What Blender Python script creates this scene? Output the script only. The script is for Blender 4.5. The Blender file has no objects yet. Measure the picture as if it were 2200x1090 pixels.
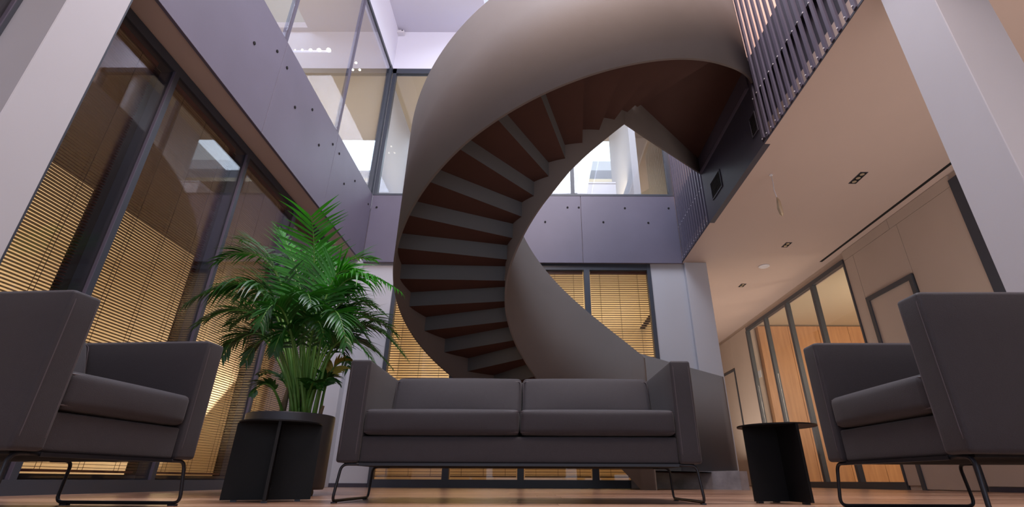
import bpy, bmesh, math, random
from math import sin, cos, pi, radians
from mathutils import Vector, Matrix
random.seed(7)
D = bpy.data
S = bpy.context.scene
C = S.collection

# ------------------------------------------------------------------ camera
CAM_H = 0.09
FPX, PITCH, ROLL, CXP, CYP = 1053.0, 0.4342, 0.0038, 1144.0, 545.0
cam = D.cameras.new('camera'); camo = D.objects.new('camera', cam); C.objects.link(camo)
cam.sensor_fit = 'HORIZONTAL'; cam.sensor_width = 36.0
cam.lens = FPX * 36.0 / 2200.0
cam.shift_x = (1100.0 - CXP) / 2200.0
cam.clip_start = 0.02; cam.clip_end = 200
camo.matrix_world = Matrix.Translation((0, 0, CAM_H)) @ Matrix.Rotation(pi/2 + PITCH, 4, 'X') @ Matrix.Rotation(ROLL, 4, 'Z')
S.camera = camo

# ------------------------------------------------------------------ world, lamps, exposure
S.view_settings.view_transform = 'Standard'; S.view_settings.look = 'None'
S.view_settings.gamma = 1.0; S.view_settings.use_curve_mapping = False
S.view_settings.exposure = 0.12
w = D.worlds.new('sky'); S.world = w; w.use_nodes = True
bg = w.node_tree.nodes['Background']
bg.inputs[0].default_value = (0.80, 0.86, 1.0, 1); bg.inputs[1].default_value = 0.9

def area(name, loc, rot, sx, sy, power, col):
    l = D.lights.new(name, 'AREA'); l.shape = 'RECTANGLE'; l.size = sx; l.size_y = sy
    l.energy = power; l.color = col
    o = D.objects.new(name, l); C.objects.link(o); o.location = loc; o.rotation_euler = rot
    return o
def point(name, loc, power, col, r=0.15):
    l = D.lights.new(name, 'POINT'); l.energy = power; l.color = col; l.shadow_soft_size = r
    o = D.objects.new(name, l); C.objects.link(o); o.location = loc
    return o
# daylight through the roof opening over the stair well, plus a fill behind the camera
area('skylight_daylight', (0.3, 2.5, 9.3), (0, 0, 0), 3.2, 5.6, 620, (0.84, 0.88, 1.0))
area('front_fill', (0.6, -4.6, 2.0), (radians(90), 0, 0), 7.0, 3.0, 30, (0.86, 0.90, 1.0))  # added front fill for the seating, not a known source
# warm lamps of the rooms behind the blinds
for i, (x, y) in enumerate([(-4.6, 1.6), (-4.6, 4.2), (-4.6, 6.4)]):
    area('left_office_lamp', (x, y, 0.9), (0, radians(122), 0), 1.2, 1.6, 46, (1.0, 0.83, 0.60))
for x in (-1.3, 1.3):
    area('back_office_lamp', (x, 9.6, 0.9), (radians(165), 0, 0), 1.8, 1.2, 50, (1.0, 0.77, 0.48))
area('lounge_fill', (3.7, 2.2, 0.45), (radians(180), 0, 0), 1.6, 5.0, 44, (1.0, 0.88, 0.80))  # added upward fill standing in for warm bounce on the ceiling
area('corridor_fill', (3.8, 9.6, 0.5), (radians(180), 0, 0), 1.0, 4.5, 42, (1.0, 0.86, 0.74))  # added upward fill that brightens the corridor and right wall
area('wood_room_lamp', (6.9, 6.6, 2.0), (radians(98), 0, 0), 1.6, 1.2, 75, (1.0, 0.80, 0.62))
area('upper_right_lamp', (4.2, 3.6, 5.2), (radians(180), 0, 0), 1.5, 4.0, 170, (1.0, 0.76, 0.68))
area('upper_back_lamp', (0, 10.6, 7.9), (0, 0, 0), 5.0, 1.6, 75, (0.75, 0.86, 1.0))
area('upper_back_warm_lamp', (0.0, 8.3, 5.2), (radians(180), 0, 0), 4.5, 1.0, 40, (1.0, 0.78, 0.5))
area('atrium_ceiling_fill', (0.0, 0.8, 6.2), (radians(180), 0, 0), 5.0, 2.5, 260, (0.84, 0.87, 1.0))  # unseen fill added to brighten the atrium ceiling
area('gallery_warm_downlight', (0.9, 0.3, 6.6), (radians(48), 0, radians(2)), 3.6, 1.0, 260, (1.0, 0.74, 0.60))
area('upper_left_lamp', (-4.8, 4.6, 5.0), (radians(180), 0, 0), 2.0, 4.0, 45, (0.94, 0.95, 1.0))

# ------------------------------------------------------------------ materials
def lin(h):
    h = h.lstrip('#'); v = [int(h[i:i+2], 16)/255 for i in (0, 2, 4)]
    return tuple(x/12.92 if x <= 0.04045 else ((x+0.055)/1.055)**2.4 for x in v) + (1,)
def mat(name, col, rough=0.6, metal=0.0, noise=0.0, nscale=6.0, bump=0.0, bscale=200.0, spec=0.5, stretch=None, sheen=0.0, detail=3):
    m = D.materials.new(name); m.use_nodes = True; nt = m.node_tree; p = nt.nodes['Principled BSDF']
    c = lin(col) if isinstance(col, str) else tuple(col)+(1,)
    p.inputs['Base Color'].default_value = c; p.inputs['Roughness'].default_value = rough
    p.inputs['Metallic'].default_value = metal; p.inputs['Specular IOR Level'].default_value = spec
    if sheen: p.inputs['Sheen Weight'].default_value = sheen
    if noise or bump:
        tc = nt.nodes.new('ShaderNodeTexCoord'); mp = nt.nodes.new('ShaderNodeMapping')
        nt.links.new(tc.outputs['Object'], mp.inputs[0])
        if stretch: mp.inputs['Scale'].default_value = stretch
    if noise:
        n = nt.nodes.new('ShaderNodeTexNoise'); n.inputs['Scale'].default_value = nscale; n.inputs['Detail'].default_value = detail
        nt.links.new(mp.outputs[0], n.inputs[0])
        r = nt.nodes.new('ShaderNodeMapRange'); r.inputs[1].default_value = 0.3; r.inputs[2].default_value = 0.7
        r.inputs[3].default_value = 1-noise; r.inputs[4].default_value = 1+noise
        nt.links.new(n.outputs[0], r.inputs[0])
        mx = nt.nodes.new('ShaderNodeMix'); mx.data_type = 'RGBA'; mx.blend_type = 'MULTIPLY'; mx.inputs[0].default_value = 1
        mx.inputs[6].default_value = c
        nt.links.new(r.outputs[0], mx.inputs[7]); nt.links.new(mx.outputs[2], p.inputs['Base Color'])
    if bump:
        n = nt.nodes.new('ShaderNodeTexNoise'); n.inputs['Scale'].default_value = bscale
        nt.links.new(mp.outputs[0], n.inputs[0])
        b = nt.nodes.new('ShaderNodeBump'); b.inputs['Strength'].default_value = bump; b.inputs['Distance'].default_value = 0.002
        nt.links.new(n.outputs[0], b.inputs['Height']); nt.links.new(b.outputs[0], p.inputs['Normal'])
    return m
def emit(name, col, s):
    m = D.materials.new(name); m.use_nodes = True; nt = m.node_tree; p = nt.nodes['Principled BSDF']
    p.inputs['Base Color'].default_value = (0.8, 0.8, 0.8, 1)
    p.inputs['Emission Color'].default_value = tuple(col)+(1,); p.inputs['Emission Strength'].default_value = s
    return m
def glass(name, tint=(0.96, 0.98, 0.98), ior=1.5):
    m = D.materials.new(name); m.use_nodes = True; nt = m.node_tree
    nt.nodes.remove(nt.nodes['Principled BSDF']); out = nt.nodes['Material Output']
    t = nt.nodes.new('ShaderNodeBsdfTransparent'); t.inputs[0].default_value = tint+(1,)
    g = nt.nodes.new('ShaderNodeBsdfGlossy'); g.inputs['Roughness'].default_value = 0.0; g.inputs[0].default_value = (0.95, 0.95, 1, 1)
    lw = nt.nodes.new('ShaderNodeLayerWeight'); lw.inputs[0].default_value = 0.5
    pw = nt.nodes.new('ShaderNodeMath'); pw.operation = 'POWER'; pw.inputs[1].default_value = 5.0
    f = nt.nodes.new('ShaderNodeMapRange'); f0 = ((ior-1)/(ior+1))**2; f.inputs[3].default_value = f0; f.inputs[4].default_value = 1.0
    nt.links.new(lw.outputs['Facing'], pw.inputs[0]); nt.links.new(pw.outputs[0], f.inputs[0])
    mx = nt.nodes.new('ShaderNodeMixShader')
    nt.links.new(f.outputs[0], mx.inputs[0]); nt.links.new(t.outputs[0], mx.inputs[1]); nt.links.new(g.outputs[0], mx.inputs[2])
    nt.links.new(mx.outputs[0], out.inputs[0])
    return m
def leafmat(name, col, tcol, amt):
    m = mat(name, col, 0.33, noise=0.5, nscale=9, spec=0.5)
    nt = m.node_tree; p = nt.nodes['Principled BSDF']
    tr = nt.nodes.new('ShaderNodeBsdfTranslucent'); tr.inputs[0].default_value = lin(tcol)
    mx = nt.nodes.new('ShaderNodeMixShader'); mx.inputs[0].default_value = amt
    nt.links.new(p.outputs[0], mx.inputs[1]); nt.links.new(tr.outputs[0], mx.inputs[2])
    nt.links.new(mx.outputs[0], nt.nodes['Material Output'].inputs[0])
    return m
def floormat():
    m = D.materials.new('oak_floor'); m.use_nodes = True; nt = m.node_tree; p = nt.nodes['Principled BSDF']
    p.inputs['Roughness'].default_value = 0.28
    at = nt.nodes.new('ShaderNodeAttribute'); at.attribute_name = 'board'
    tc = nt.nodes.new('ShaderNodeTexCoord'); mp = nt.nodes.new('ShaderNodeMapping'); mp.inputs['Scale'].default_value = (1.2, 14, 1)
    n = nt.nodes.new('ShaderNodeTexNoise'); n.inputs['Scale'].default_value = 3; n.inputs['Detail'].default_value = 6
    nt.links.new(tc.outputs['Object'], mp.inputs[0]); nt.links.new(mp.outputs[0], n.inputs[0])
    ad = nt.nodes.new('ShaderNodeMath'); ad.operation = 'ADD'
    sc = nt.nodes.new('ShaderNodeMath'); sc.operation = 'MULTIPLY'; sc.inputs[1].default_value = 0.6
    nt.links.new(at.outputs['Fac'], sc.inputs[0]); nt.links.new(sc.outputs[0], ad.inputs[0]); nt.links.new(n.outputs[0], ad.inputs[1])
    cr = nt.nodes.new('ShaderNodeValToRGB')
    cr.color_ramp.elements[0].position = 0.35; cr.color_ramp.elements[0].color = lin('#7a5844')
    cr.color_ramp.elements[1].position = 1.05; cr.color_ramp.elements[1].color = lin('#b8957e')
    nt.links.new(ad.outputs[0], cr.inputs[0]); nt.links.new(cr.outputs[0], p.inputs['Base Color'])
    return m
def woodmat(name, c0, c1, sc=(8, 8, 0.8)):
    m = D.materials.new(name); m.use_nodes = True; nt = m.node_tree; p = nt.nodes['Principled BSDF']
    p.inputs['Roughness'].default_value = 0.45
    tc = nt.nodes.new('ShaderNodeTexCoord'); mp = nt.nodes.new('ShaderNodeMapping'); mp.inputs['Scale'].default_value = sc
    n = nt.nodes.new('ShaderNodeTexNoise'); n.inputs['Scale'].default_value = 2; n.inputs['Detail'].default_value = 5
    nt.links.new(tc.outputs['Object'], mp.inputs[0]); nt.links.new(mp.outputs[0], n.inputs[0])
    cr = nt.nodes.new('ShaderNodeValToRGB')
    cr.color_ramp.elements[0].position = 0.3; cr.color_ramp.elements[0].color = lin(c0)
    cr.color_ramp.elements[1].position = 0.7; cr.color_ramp.elements[1].color = lin(c1)
    nt.links.new(n.outputs[0], cr.inputs[0]); nt.links.new(cr.outputs[0], p.inputs['Base Color'])
    return m

M = dict(
    steel=mat('fascia_steel', '#656174', 0.5, noise=0.07, nscale=1.3, bump=0.15, bscale=90, spec=0.5),
    stair=mat('stair_steel', '#6b6563', 0.72, noise=0.07, nscale=1.2, bump=0.15, bscale=120, spec=0.35),
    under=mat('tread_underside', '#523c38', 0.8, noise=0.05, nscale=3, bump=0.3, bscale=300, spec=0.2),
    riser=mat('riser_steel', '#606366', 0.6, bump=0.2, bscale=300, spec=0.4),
    frame=mat('dark_frame', '#3c424e', 0.45, spec=0.5),
    frame2=mat('corridor_frame', '#444850', 0.45, spec=0.5),
    white=mat('white_wall', '#b9bbc4', 0.7, noise=0.015, nscale=2, bump=0.1, bscale=60),
    bright=mat('atrium_white', '#e2e5f5', 0.7),
    ceil=mat('lounge_ceiling', '#c3b0a8', 0.75, noise=0.02, nscale=1),
    aceil=mat('atrium_ceiling', '#cdcddd', 0.8),
    beige=mat('beige_panel', '#bfb0a5', 0.7, noise=0.03, nscale=1.5),
    cream=mat('office_wall', '#dccbb0', 0.8), room=mat('room_shell', '#cdbfa8', 0.85),
    gray=mat('shell_grey', '#9a95a2', 0.85),
    fabric=mat('sofa_fabric', '#2d2b32', 0.62, noise=0.05, nscale=40, bump=0.5, bscale=700, spec=0.35, sheen=0.15),
    fabric_edge=mat('sofa_piping', '#4f494f', 0.5),
    wire=mat('black_wire', '#24252c', 0.35, metal=0.4),
    table=mat('table_steel', '#141518', 0.55, bump=0.2, bscale=500, spec=0.25),
    pot=mat('pot_metal', '#3c4048', 0.38, metal=0.5, bump=0.25, bscale=600),
    soil=mat('bark_soil', '#6b5240', 0.95, noise=0.4, nscale=60),
    stem=mat('palm_stem', '#5d8a3a', 0.5, noise=0.2, nscale=8), trunk=mat('palm_trunk', '#7c6a52', 0.8, noise=0.3, nscale=20),
    slat=mat('wood_slat', '#47201a', 0.45), slat2=mat('wood_slat_honey', '#6e4a32', 0.45), cord=mat('blind_cord', '#3a2418', 0.8),
    rail=mat('blind_headrail', '#5a2e24', 0.5),
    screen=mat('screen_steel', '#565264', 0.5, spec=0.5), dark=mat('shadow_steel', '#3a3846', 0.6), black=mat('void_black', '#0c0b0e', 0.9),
    concrete=mat('plinth_concrete', '#8d8c93', 0.75, noise=0.35, nscale=5, bump=0.3, bscale=40, detail=6),
    glass=glass('clear_glass'), glassr=glass('coated_glass', (0.92, 0.94, 0.96), 2.1), glassb=glass('blind_glass', (0.96, 0.96, 0.97), 1.6),
    palm=leafmat('palm_leaf', '#1f4f1a', '#2f7a1c', 0.15), palm_bright=leafmat('palm_leaf_bright', '#2f8020', '#3fa01c', 0.3), palm_old=mat('palm_leaf_yellow', '#9a8c2a', 0.5),
    lamp=emit('lamp_glow', (1.0, 0.85, 0.6), 12), white_plastic=mat('white_plastic', '#dcdce4', 0.4), sky=emit('skylight_glow', (0.75, 0.88, 1.0), 1.1),
    floor=floormat(), wood=woodmat('orange_veneer', '#b8845a', '#cf9a6c'), brass=mat('hanging_foil', '#c9b9a0', 0.35, metal=0.5),
    board=emit('warm_screen', (1.0, 0.72, 0.42), 0.9),
)

# ------------------------------------------------------------------ geometry helpers
def obj(name, bm, m, parent=None, kind=None, label=None, cat=None, group=None, smooth=False, m2=None):
    me = D.meshes.new(name); bm.normal_update(); bm.to_mesh(me); bm.free()
    me.materials.append(M[m] if isinstance(m, str) else m)
    if m2: me.materials.append(M[m2])
    if smooth:
        for p in me.polygons: p.use_smooth = True
    o = D.objects.new(name, me); C.objects.link(o)
    if parent: o.parent = parent
    tag(o, label, cat, group, kind)
    return o
def tag(o, label=None, cat=None, group=None, kind=None):
    if label: o['label'] = label
    if cat: o['category'] = cat
    if group: o['group'] = group
    if kind: o['kind'] = kind
    return o
def empty(name, loc=(0, 0, 0), rz=0, label=None, cat=None, group=None, kind=None):
    o = D.objects.new(name, None); C.objects.link(o); o.location = loc; o.rotation_euler = (0, 0, rz)
    o.empty_display_size = 0.1
    return tag(o, label, cat, group, kind)
def add_box(bm, x0, x1, y0, y1, z0, z1, mi=0):
    v = [bm.verts.new((x, y, z)) for z in (z0, z1) for y in (y0, y1) for x in (x0, x1)]
    fs = [(0, 2, 3, 1), (4, 5, 7, 6), (0, 1, 5, 4), (2, 6, 7, 3), (0, 4, 6, 2), (1, 3, 7, 5)]
    for f in fs:
        fc = bm.faces.new([v[i] for i in f]); fc.material_index = mi
    return v
def bx(*a):
    bm = bmesh.new(); add_box(bm, *a); return bm
def boxes(L):
    bm = bmesh.new()
    for a in L: add_box(bm, *a)
    return bm
def bevel(bm, r, seg=2):
    bmesh.ops.bevel(bm, geom=list(bm.edges), offset=r, segments=seg, affect='EDGES', profile=0.5, clamp_overlap=True)
    return bm
def add_tube(bm, pts, r, n=8, cap=True):
    pts = [Vector(p) for p in pts]; rings = []
    up = Vector((0, 0, 1)); prev = None
    for i, p in enumerate(pts):
        d = (pts[min(i+1, len(pts)-1)] - pts[max(i-1, 0)]).normalized()
        if prev is None:
            a = d.cross(up)
            if a.length < 1e-3: a = d.cross(Vector((1, 0, 0)))
            a.normalize()
        else:
            a = (prev - d*prev.dot(d)).normalized()
        prev = a; b = d.cross(a); rr = r[i] if isinstance(r, (list, tuple)) else r
        rings.append([bm.verts.new(p + (a*cos(2*pi*k/n) + b*sin(2*pi*k/n))*rr) for k in range(n)])
    for i in range(len(rings)-1):
        for k in range(n):
            bm.faces.new((rings[i][k], rings[i][(k+1) % n], rings[i+1][(k+1) % n], rings[i+1][k]))
    if cap:
        bm.faces.new(rings[0][::-1]); bm.faces.new(rings[-1])
def add_disc(bm, c, r, z0, z1, n=32, r1=None):
    r1 = r if r1 is None else r1
    a = [bm.verts.new((c[0]+r*cos(2*pi*k/n), c[1]+r*sin(2*pi*k/n), z0)) for k in range(n)]
    b = [bm.verts.new((c[0]+r1*cos(2*pi*k/n), c[1]+r1*sin(2*pi*k/n), z1)) for k in range(n)]
    for k in range(n): bm.faces.new((a[k], a[(k+1) % n], b[(k+1) % n], b[k]))
    bm.faces.new(a[::-1]); bm.faces.new(b)
def fillet(pts, r, n=5):
    out = [Vector(pts[0])]
    for i in range(1, len(pts)-1):
        p, a, b = Vector(pts[i]), Vector(pts[i-1]), Vector(pts[i+1])
        da, db = (a-p).normalized(), (b-p).normalized()
        for k in range(n+1):
            t = k/n; out.append((p+da*r)*(1-t)**2 + p*2*t*(1-t) + (p+db*r)*t*t)
    out.append(Vector(pts[-1])); return out
def ray(u, v):
    x, y = u-CXP, v-CYP
    x, y = x*cos(ROLL)-y*sin(ROLL), x*sin(ROLL)+y*cos(ROLL)
    return Vector((x, FPX*cos(PITCH)+y*sin(PITCH), FPX*sin(PITCH)-y*cos(PITCH)))
def at(u, v, Y):
    r = ray(u, v); return r*(Y/r.y) + Vector((0, 0, CAM_H))
def rounded_box(sx, sy, sz, r, puff=(0, 0, 0), n=7):
    """box centred at the origin with rounded edges; puff bulges each pair of faces"""
    h = (sx/2, sy/2, sz/2)
    def ticks(a):
        rr = min(r, a*0.98)
        L = [-a, -a+rr*0.3, -a+rr*0.65, -a+rr]
        mid = [-a+rr + (2*(a-rr))*k/n for k in range(1, n)]
        return L + mid + [a-rr, a-rr*0.65, a-rr*0.3, a]
    T = [ticks(a) for a in h]
    bm = bmesh.new(); cache = {}
    def vert(p):
        key = tuple(round(c, 6) for c in p)
        if key in cache: return cache[key]
        q = Vector([max(-h[i]+r, min(h[i]-r, p[i])) for i in range(3)])
        d = Vector(p)-q
        if d.length > 1e-9: d = d.normalized()*r
        # faces keep full extent, edges are rounded
        o = q+d
        f = [max(0.0, 1-(o[i]/h[i])**2) for i in range(3)]
        o = Vector((o.x + math.copysign(puff[0], o.x)*(abs(o.x)/h[0])*f[1]*f[2],
                    o.y + math.copysign(puff[1], o.y)*(abs(o.y)/h[1])*f[0]*f[2],
                    o.z + math.copysign(puff[2], o.z)*(abs(o.z)/h[2])*f[0]*f[1]))
        cache[key] = bm.verts.new(o); return cache[key]
    for ax in range(3):
        i, j = (ax+1) % 3, (ax+2) % 3
        for s in (-1, 1):
            for a in range(len(T[i])-1):
                for b in range(len(T[j])-1):
                    ps = []
                    for (aa, bb) in ((a, b), (a+1, b), (a+1, b+1), (a, b+1)):
                        p = [0, 0, 0]; p[ax] = s*h[ax]; p[i] = T[i][aa]; p[j] = T[j][bb]; ps.append(vert(p))
                    if s < 0: ps = ps[::-1]
                    if len(set(ps)) == 4: bm.faces.new(ps)
    return bm
def move(bm, x, y, z):
    bmesh.ops.translate(bm, verts=bm.verts, vec=(x, y, z)); return bm
def smooth_obj(o):
    for p in o.data.polygons: p.use_smooth = True
    return o

# ------------------------------------------------------------------ building constants (metres)
ZC = 3.28          # lounge ceiling / underside of the gallery slab
ZS = 4.52          # top of the gallery fascia
YB = 7.20          # back facade
XL, XR = -2.74, 2.42
XW = -3.0          # plane of the left windows
XWR = 4.73         # right wall
ZT = 7.42          # head of the gallery glazing
ZA = 8.42          # atrium ceiling
Y0 = -5.0          # wall behind the camera

# ---- floor of separate boards
bm = bmesh.new(); lay = bm.loops.layers.color.new('board')
y = Y0
while y < 13.2:
    x = -3.3 - random.random()*1.4
    while x < 4.9:
        L = 1.5
        g = random.random()
        vs = add_box(bm, x+0.001, x+L-0.001, y+0.001, y+0.158, -0.03, 0.0)
        bm.faces.ensure_lookup_table()
        for f in bm.faces[-6:]:
            for l in f.loops: l[lay] = (g, g, g, 1)
        x += L
    y += 0.16
base = obj('floor', bx(-3.3, 5.0, Y0, 13.2, -0.10, -0.031), 'soil', kind='structure')
obj('floor_boards', bm, 'floor', base, kind='stuff')

# ---- ceilings and shell
cl = obj('ceiling', boxes([(XR+0.055, 5.0, Y0, 13.2, ZC, ZC+0.25), (XR-0.012, XR+0.055, Y0, YB, ZC, ZC+0.004)]), 'ceil', kind='structure')
obj('ceiling_slot', bx(4.585, 4.625, 3.0, 7.15, ZC-0.004, ZC+0.01), 'black', cl)
ac = obj('ceiling', boxes([(XL-2.6, -0.95, 0.2, 12.5, ZA, ZA+0.15), (-0.95, 6.2, 7.1, YB+0.2, ZA, ZA+0.15), (-0.95, 6.2, -5, 0.6, ZA, ZA+0.15),
                           (1.9, 6.2, 0.6, 7.1, ZA, ZA+0.15), (XL-2.6, -0.95, -5, 0.2, ZA, ZA+0.15)]), 'aceil', kind='structure')

# left gallery slab, its steel fascia panels and the soffit
sl = obj('trim_1', boxes([(XL-2.6, XL-0.03, Y0, YB, ZC, ZS-0.02)]), 'ceil', kind='structure')
lj = [Y0, -0.8, 0.8, 2.40, 3.98, 5.565, YB+0.0]
for a, b in zip(lj[:-1], lj[1:]):
    obj('fascia_panel', bevel(bx(XL-0.03, XL, a+0.003, b-0.003, ZC-0.012, ZS), 0.0015, 1), 'steel', sl)
bolts = [(3.5, 3.98), (3.85, 4.25), (4.08, 4.25), (4.41, 3.98), (4.77, 4.26), (5.11, 3.98), (5.46, 4.26), (5.7, 4.28), (6.03, 3.99), (6.38, 4.27), (7.06, 4.26)]
for y_, z_ in bolts:
    bm = bmesh.new(); add_tube(bm, [(XL-0.001, y_, z_), (XL+0.008, y_, z_)], 0.017, 12)
    obj('fixing_cap', bm, 'black', sl)
# back gallery slab
sb = obj('trim_2', bx(XL, XR+0.3, YB+0.03, YB+0.35, ZC, ZS-0.02), 'ceil', kind='structure')
bj = [XL+0.004, 0.815, XR-0.0]
for a, b in zip(bj[:-1], bj[1:]):
    obj('fascia_panel', bevel(bx(a+0.003, b-0.003, YB, YB+0.03, ZC-0.012, ZS), 0.0015, 1), 'steel', sb)
for x_, z_ in [(-2.64, 4.28), (0.21, 4.01), (0.59, 4.29), (0.81-0.03, 4.29), (1.18, 4.01), (1.56, 4.28), (1.93, 4.0), (2.3, 4.28)]:
    bm = bmesh.new(); add_tube(bm, [(x_, YB+0.001, z_), (x_, YB-0.008, z_)], 0.017, 12)
    obj('fixing_cap', bm, 'black', sb)

# ---- white columns
def column(name, x0, x1, y0, y1):
    return obj(name, bevel(bx(x0, x1, y0, y1, 0, ZC), 0.004, 1), 'white', kind='structure')
cl_ = column('wall_column_left', -3.06, XL, 1.99, 2.31)
obj('corner_profile', bx(XL-0.03, XL-0.004, 2.3101, 2.322, 0, ZC-0.001), 'frame', cl_)
column('wall_column_right', 2.44, 2.77, 2.05, 2.372)
column('wall_column_back', 2.44, 2.79, YB, YB+0.33)
column('wall_column_corner', -3.06, XL+0.02, YB-0.10, YB+0.3)
bk = obj('wall_back', boxes([(XL, -2.2, YB+0.07, YB+0.25, 0.02, ZC), (1.9, 2.44, YB+0.07, YB+0.25, 0.02, ZC)]), 'white', kind='structure')
obj('baseboard_back', boxes([(XL+0.02, -2.2, YB+0.055, YB+0.07, 0, 0.05)]), 'dark', kind='structure')

# ---- windows with blinds
def blind(name, axis, a0, a1, c, z0, z1, m, label, group, pitch=0.022, w=0.031, cords=3, tilt=-0.06, parent_kind=None):
    """axis 'y': blind in the plane x=c from y=a0 to a1; axis 'x': plane y=c"""
    t = empty(name, ((c, (a0+a1)/2, 0) if axis == 'y' else ((a0+a1)/2, c, 0)), 0, label, 'blind', group)
    L = (a1-a0)/2
    def put(bm, u0, u1, v0, v1, za, zb):   # u along blind, v across
        if axis == 'y': add_box(bm, v0, v1, u0, u1, za, zb)
        else: add_box(bm, u0, u1, v0, v1, za, zb)
    bm = bmesh.new(); z = z0
    while z < z1-0.03:
        h = w/2; dz = h*sin(tilt)*1.0; dc = h*cos(tilt); e = 0.0012
        pr = [(-dc, -dz-e), (dc, dz-e), (dc, dz+e), (-dc, -dz+e)]
        A = []; B = []
        for (q, zz) in pr:
            if axis == 'y': A.append(bm.verts.new((q, -L, z+zz))); B.append(bm.verts.new((q, L, z+zz)))
            else: A.append(bm.verts.new((-L, q, z+zz))); B.append(bm.verts.new((L, q, z+zz)))
        for i in range(4): bm.faces.new((A[i], A[(i+1) % 4], B[(i+1) % 4], B[i]))
        bm.faces.new(A[::-1]); bm.faces.new(B)
        z += pitch
    obj('slats', bm, m, t, kind='stuff')
    bm = bmesh.new(); put(bm, -L, L, -0.022, 0.022, z1-0.03, z1+0.012); obj('head_rail', bm, 'rail', t)
    bm = bmesh.new(); put(bm, -L, L, -0.014, 0.014, z0-0.03, z0-0.014); obj('bottom_rail', bm, m, t)
    for k in range(cords):
        u = -L + 2*L*(k+0.5)/cords
        bm = bmesh.new()
        for s in (-1, 1): put(bm, u-0.0012, u+0.0012, s*w*0.55-0.001, s*w*0.55+0.001, z0-0.02, z1)
        obj('ladder_cord', bm, 'cord', t)
    return t

ym = [0.85, 1.99, 3.12, 4.27, 5.42, 6.57]
wl = obj('window_1', boxes([(XW-0.12, XW, ym[0], ym[-1], 3.19, ZC-0.004), (XW-0.12, XW+0.012, ym[0], ym[-1], 0.0, 0.085), (XW-0.16, XW-0.12, ym[0], ym[-1], 0.0, 0.12)]), 'frame', kind='structure')
for y_ in ym[:-1]:
    obj('mullion', bx(XW-0.13, XW+0.004, y_-0.025, y_+0.025, 0.085, 3.19), 'frame', wl)
    obj('mullion_reveal', bx(XW-0.14, XW-0.125, y_-0.125, y_-0.02, 0.085, 3.19), 'black', wl)
    obj('glazing_bead', bx(XW-0.012, XW+0.010, y_-0.033, y_-0.027, 0.085, 3.19), 'screen', wl)
for i in range(len(ym)-1):
    obj('pane', bx(XW-0.02, XW-0.012, ym[i]+0.026, ym[i+1]-0.026, 0.086, 3.188), 'glassb', wl)
names = ['brown venetian blind in the left window pane hidden behind the near white column', 'brown venetian blind in the tall left window pane beside the near white column',
         'brown venetian blind in the second tall left pane, between armchair and palm', 'brown venetian blind in the left window pane behind the palm crown',
         'brown venetian blind in the left window pane just past the palm, near the back corner']
for i in range(5):
    zb = 0.16
    blind('venetian_blind', 'y', ym[i]+0.06, ym[i+1]-0.13, XW-0.085, zb, 3.17, 'slat', names[i], 'blinds in the left window wall')
obj('wall_left', boxes([(-3.2, -3.0, Y0, 0.85, 0, ZC), (-3.2, -3.0, 6.60, 7.1, 0, ZC)]), 'white', kind='structure')
obj('wall_left_office', boxes([(-7.5, -7.3, Y0, 7.4, 0, ZC), (-7.5, -3.2, 7.25, 7.45, 0, ZC), (-7.5, -3.2, Y0-0.2, Y0, 0, ZC), (-7.5, -3.2, Y0, 7.4, ZC, ZC+0.1), (-7.5, -3.2, Y0, 7.4, -0.12, -0.02)]), 'cream', kind='structure')

# back window
xm = [-2.2, -1.17, -0.15, 0.87, 1.895]
wb = obj('window_2', boxes([(xm[0], xm[-1], YB+0.06, YB+0.16, 3.17, ZC-0.004), (xm[0], xm[-1], YB+0.06, YB+0.16, 0, 0.10),
                            (xm[0]-0.005, xm[0]+0.055, YB+0.055, YB+0.16, 0, ZC-0.004), (xm[-1]-0.055, xm[-1]+0.005, YB+0.055, YB+0.16, 0, ZC-0.004)]), 'frame', kind='structure')
for x_ in xm[1:-1]:
    obj('mullion', bx(x_-0.045, x_+0.045, YB+0.055, YB+0.16, 0.10, 3.17), 'frame', wb)
for i in range(4):
    obj('pane', bx(xm[i]+0.05, xm[i+1]-0.05, YB+0.08, YB+0.088, 0.1, 3.17), 'glass', wb)
    nm = ['honey wooden blind in the back window pane between the palm and the stair', 'honey wooden blind in the back window pane hidden mostly by the stair',
          'honey wooden blind in the back window pane right of the stair spine', 'honey wooden blind in the widest visible back window pane beside the white wall'][i]
    blind('wooden_blind', 'x', xm[i]+0.06, xm[i+1]-0.06, YB+0.125, 0.16, 3.15, 'slat2', nm, 'blinds in the back window', pitch=0.036, w=0.036, tilt=-0.1)
obj('wall_back_office', boxes([(-3.0, 2.9, 11.0, 11.2, 0, ZC), (-3.2, -3.0, YB+0.3, 11.2, 0, ZC), (2.60, 2.75, YB+0.3, 11.2, 0, ZC), (-3.0, 2.6, YB+0.36, 11.2, ZC, ZC+0.1), (-3.0, 2.6, YB+0.36, 11.2, -0.12, -0.02)]), 'cream', kind='structure')

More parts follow.
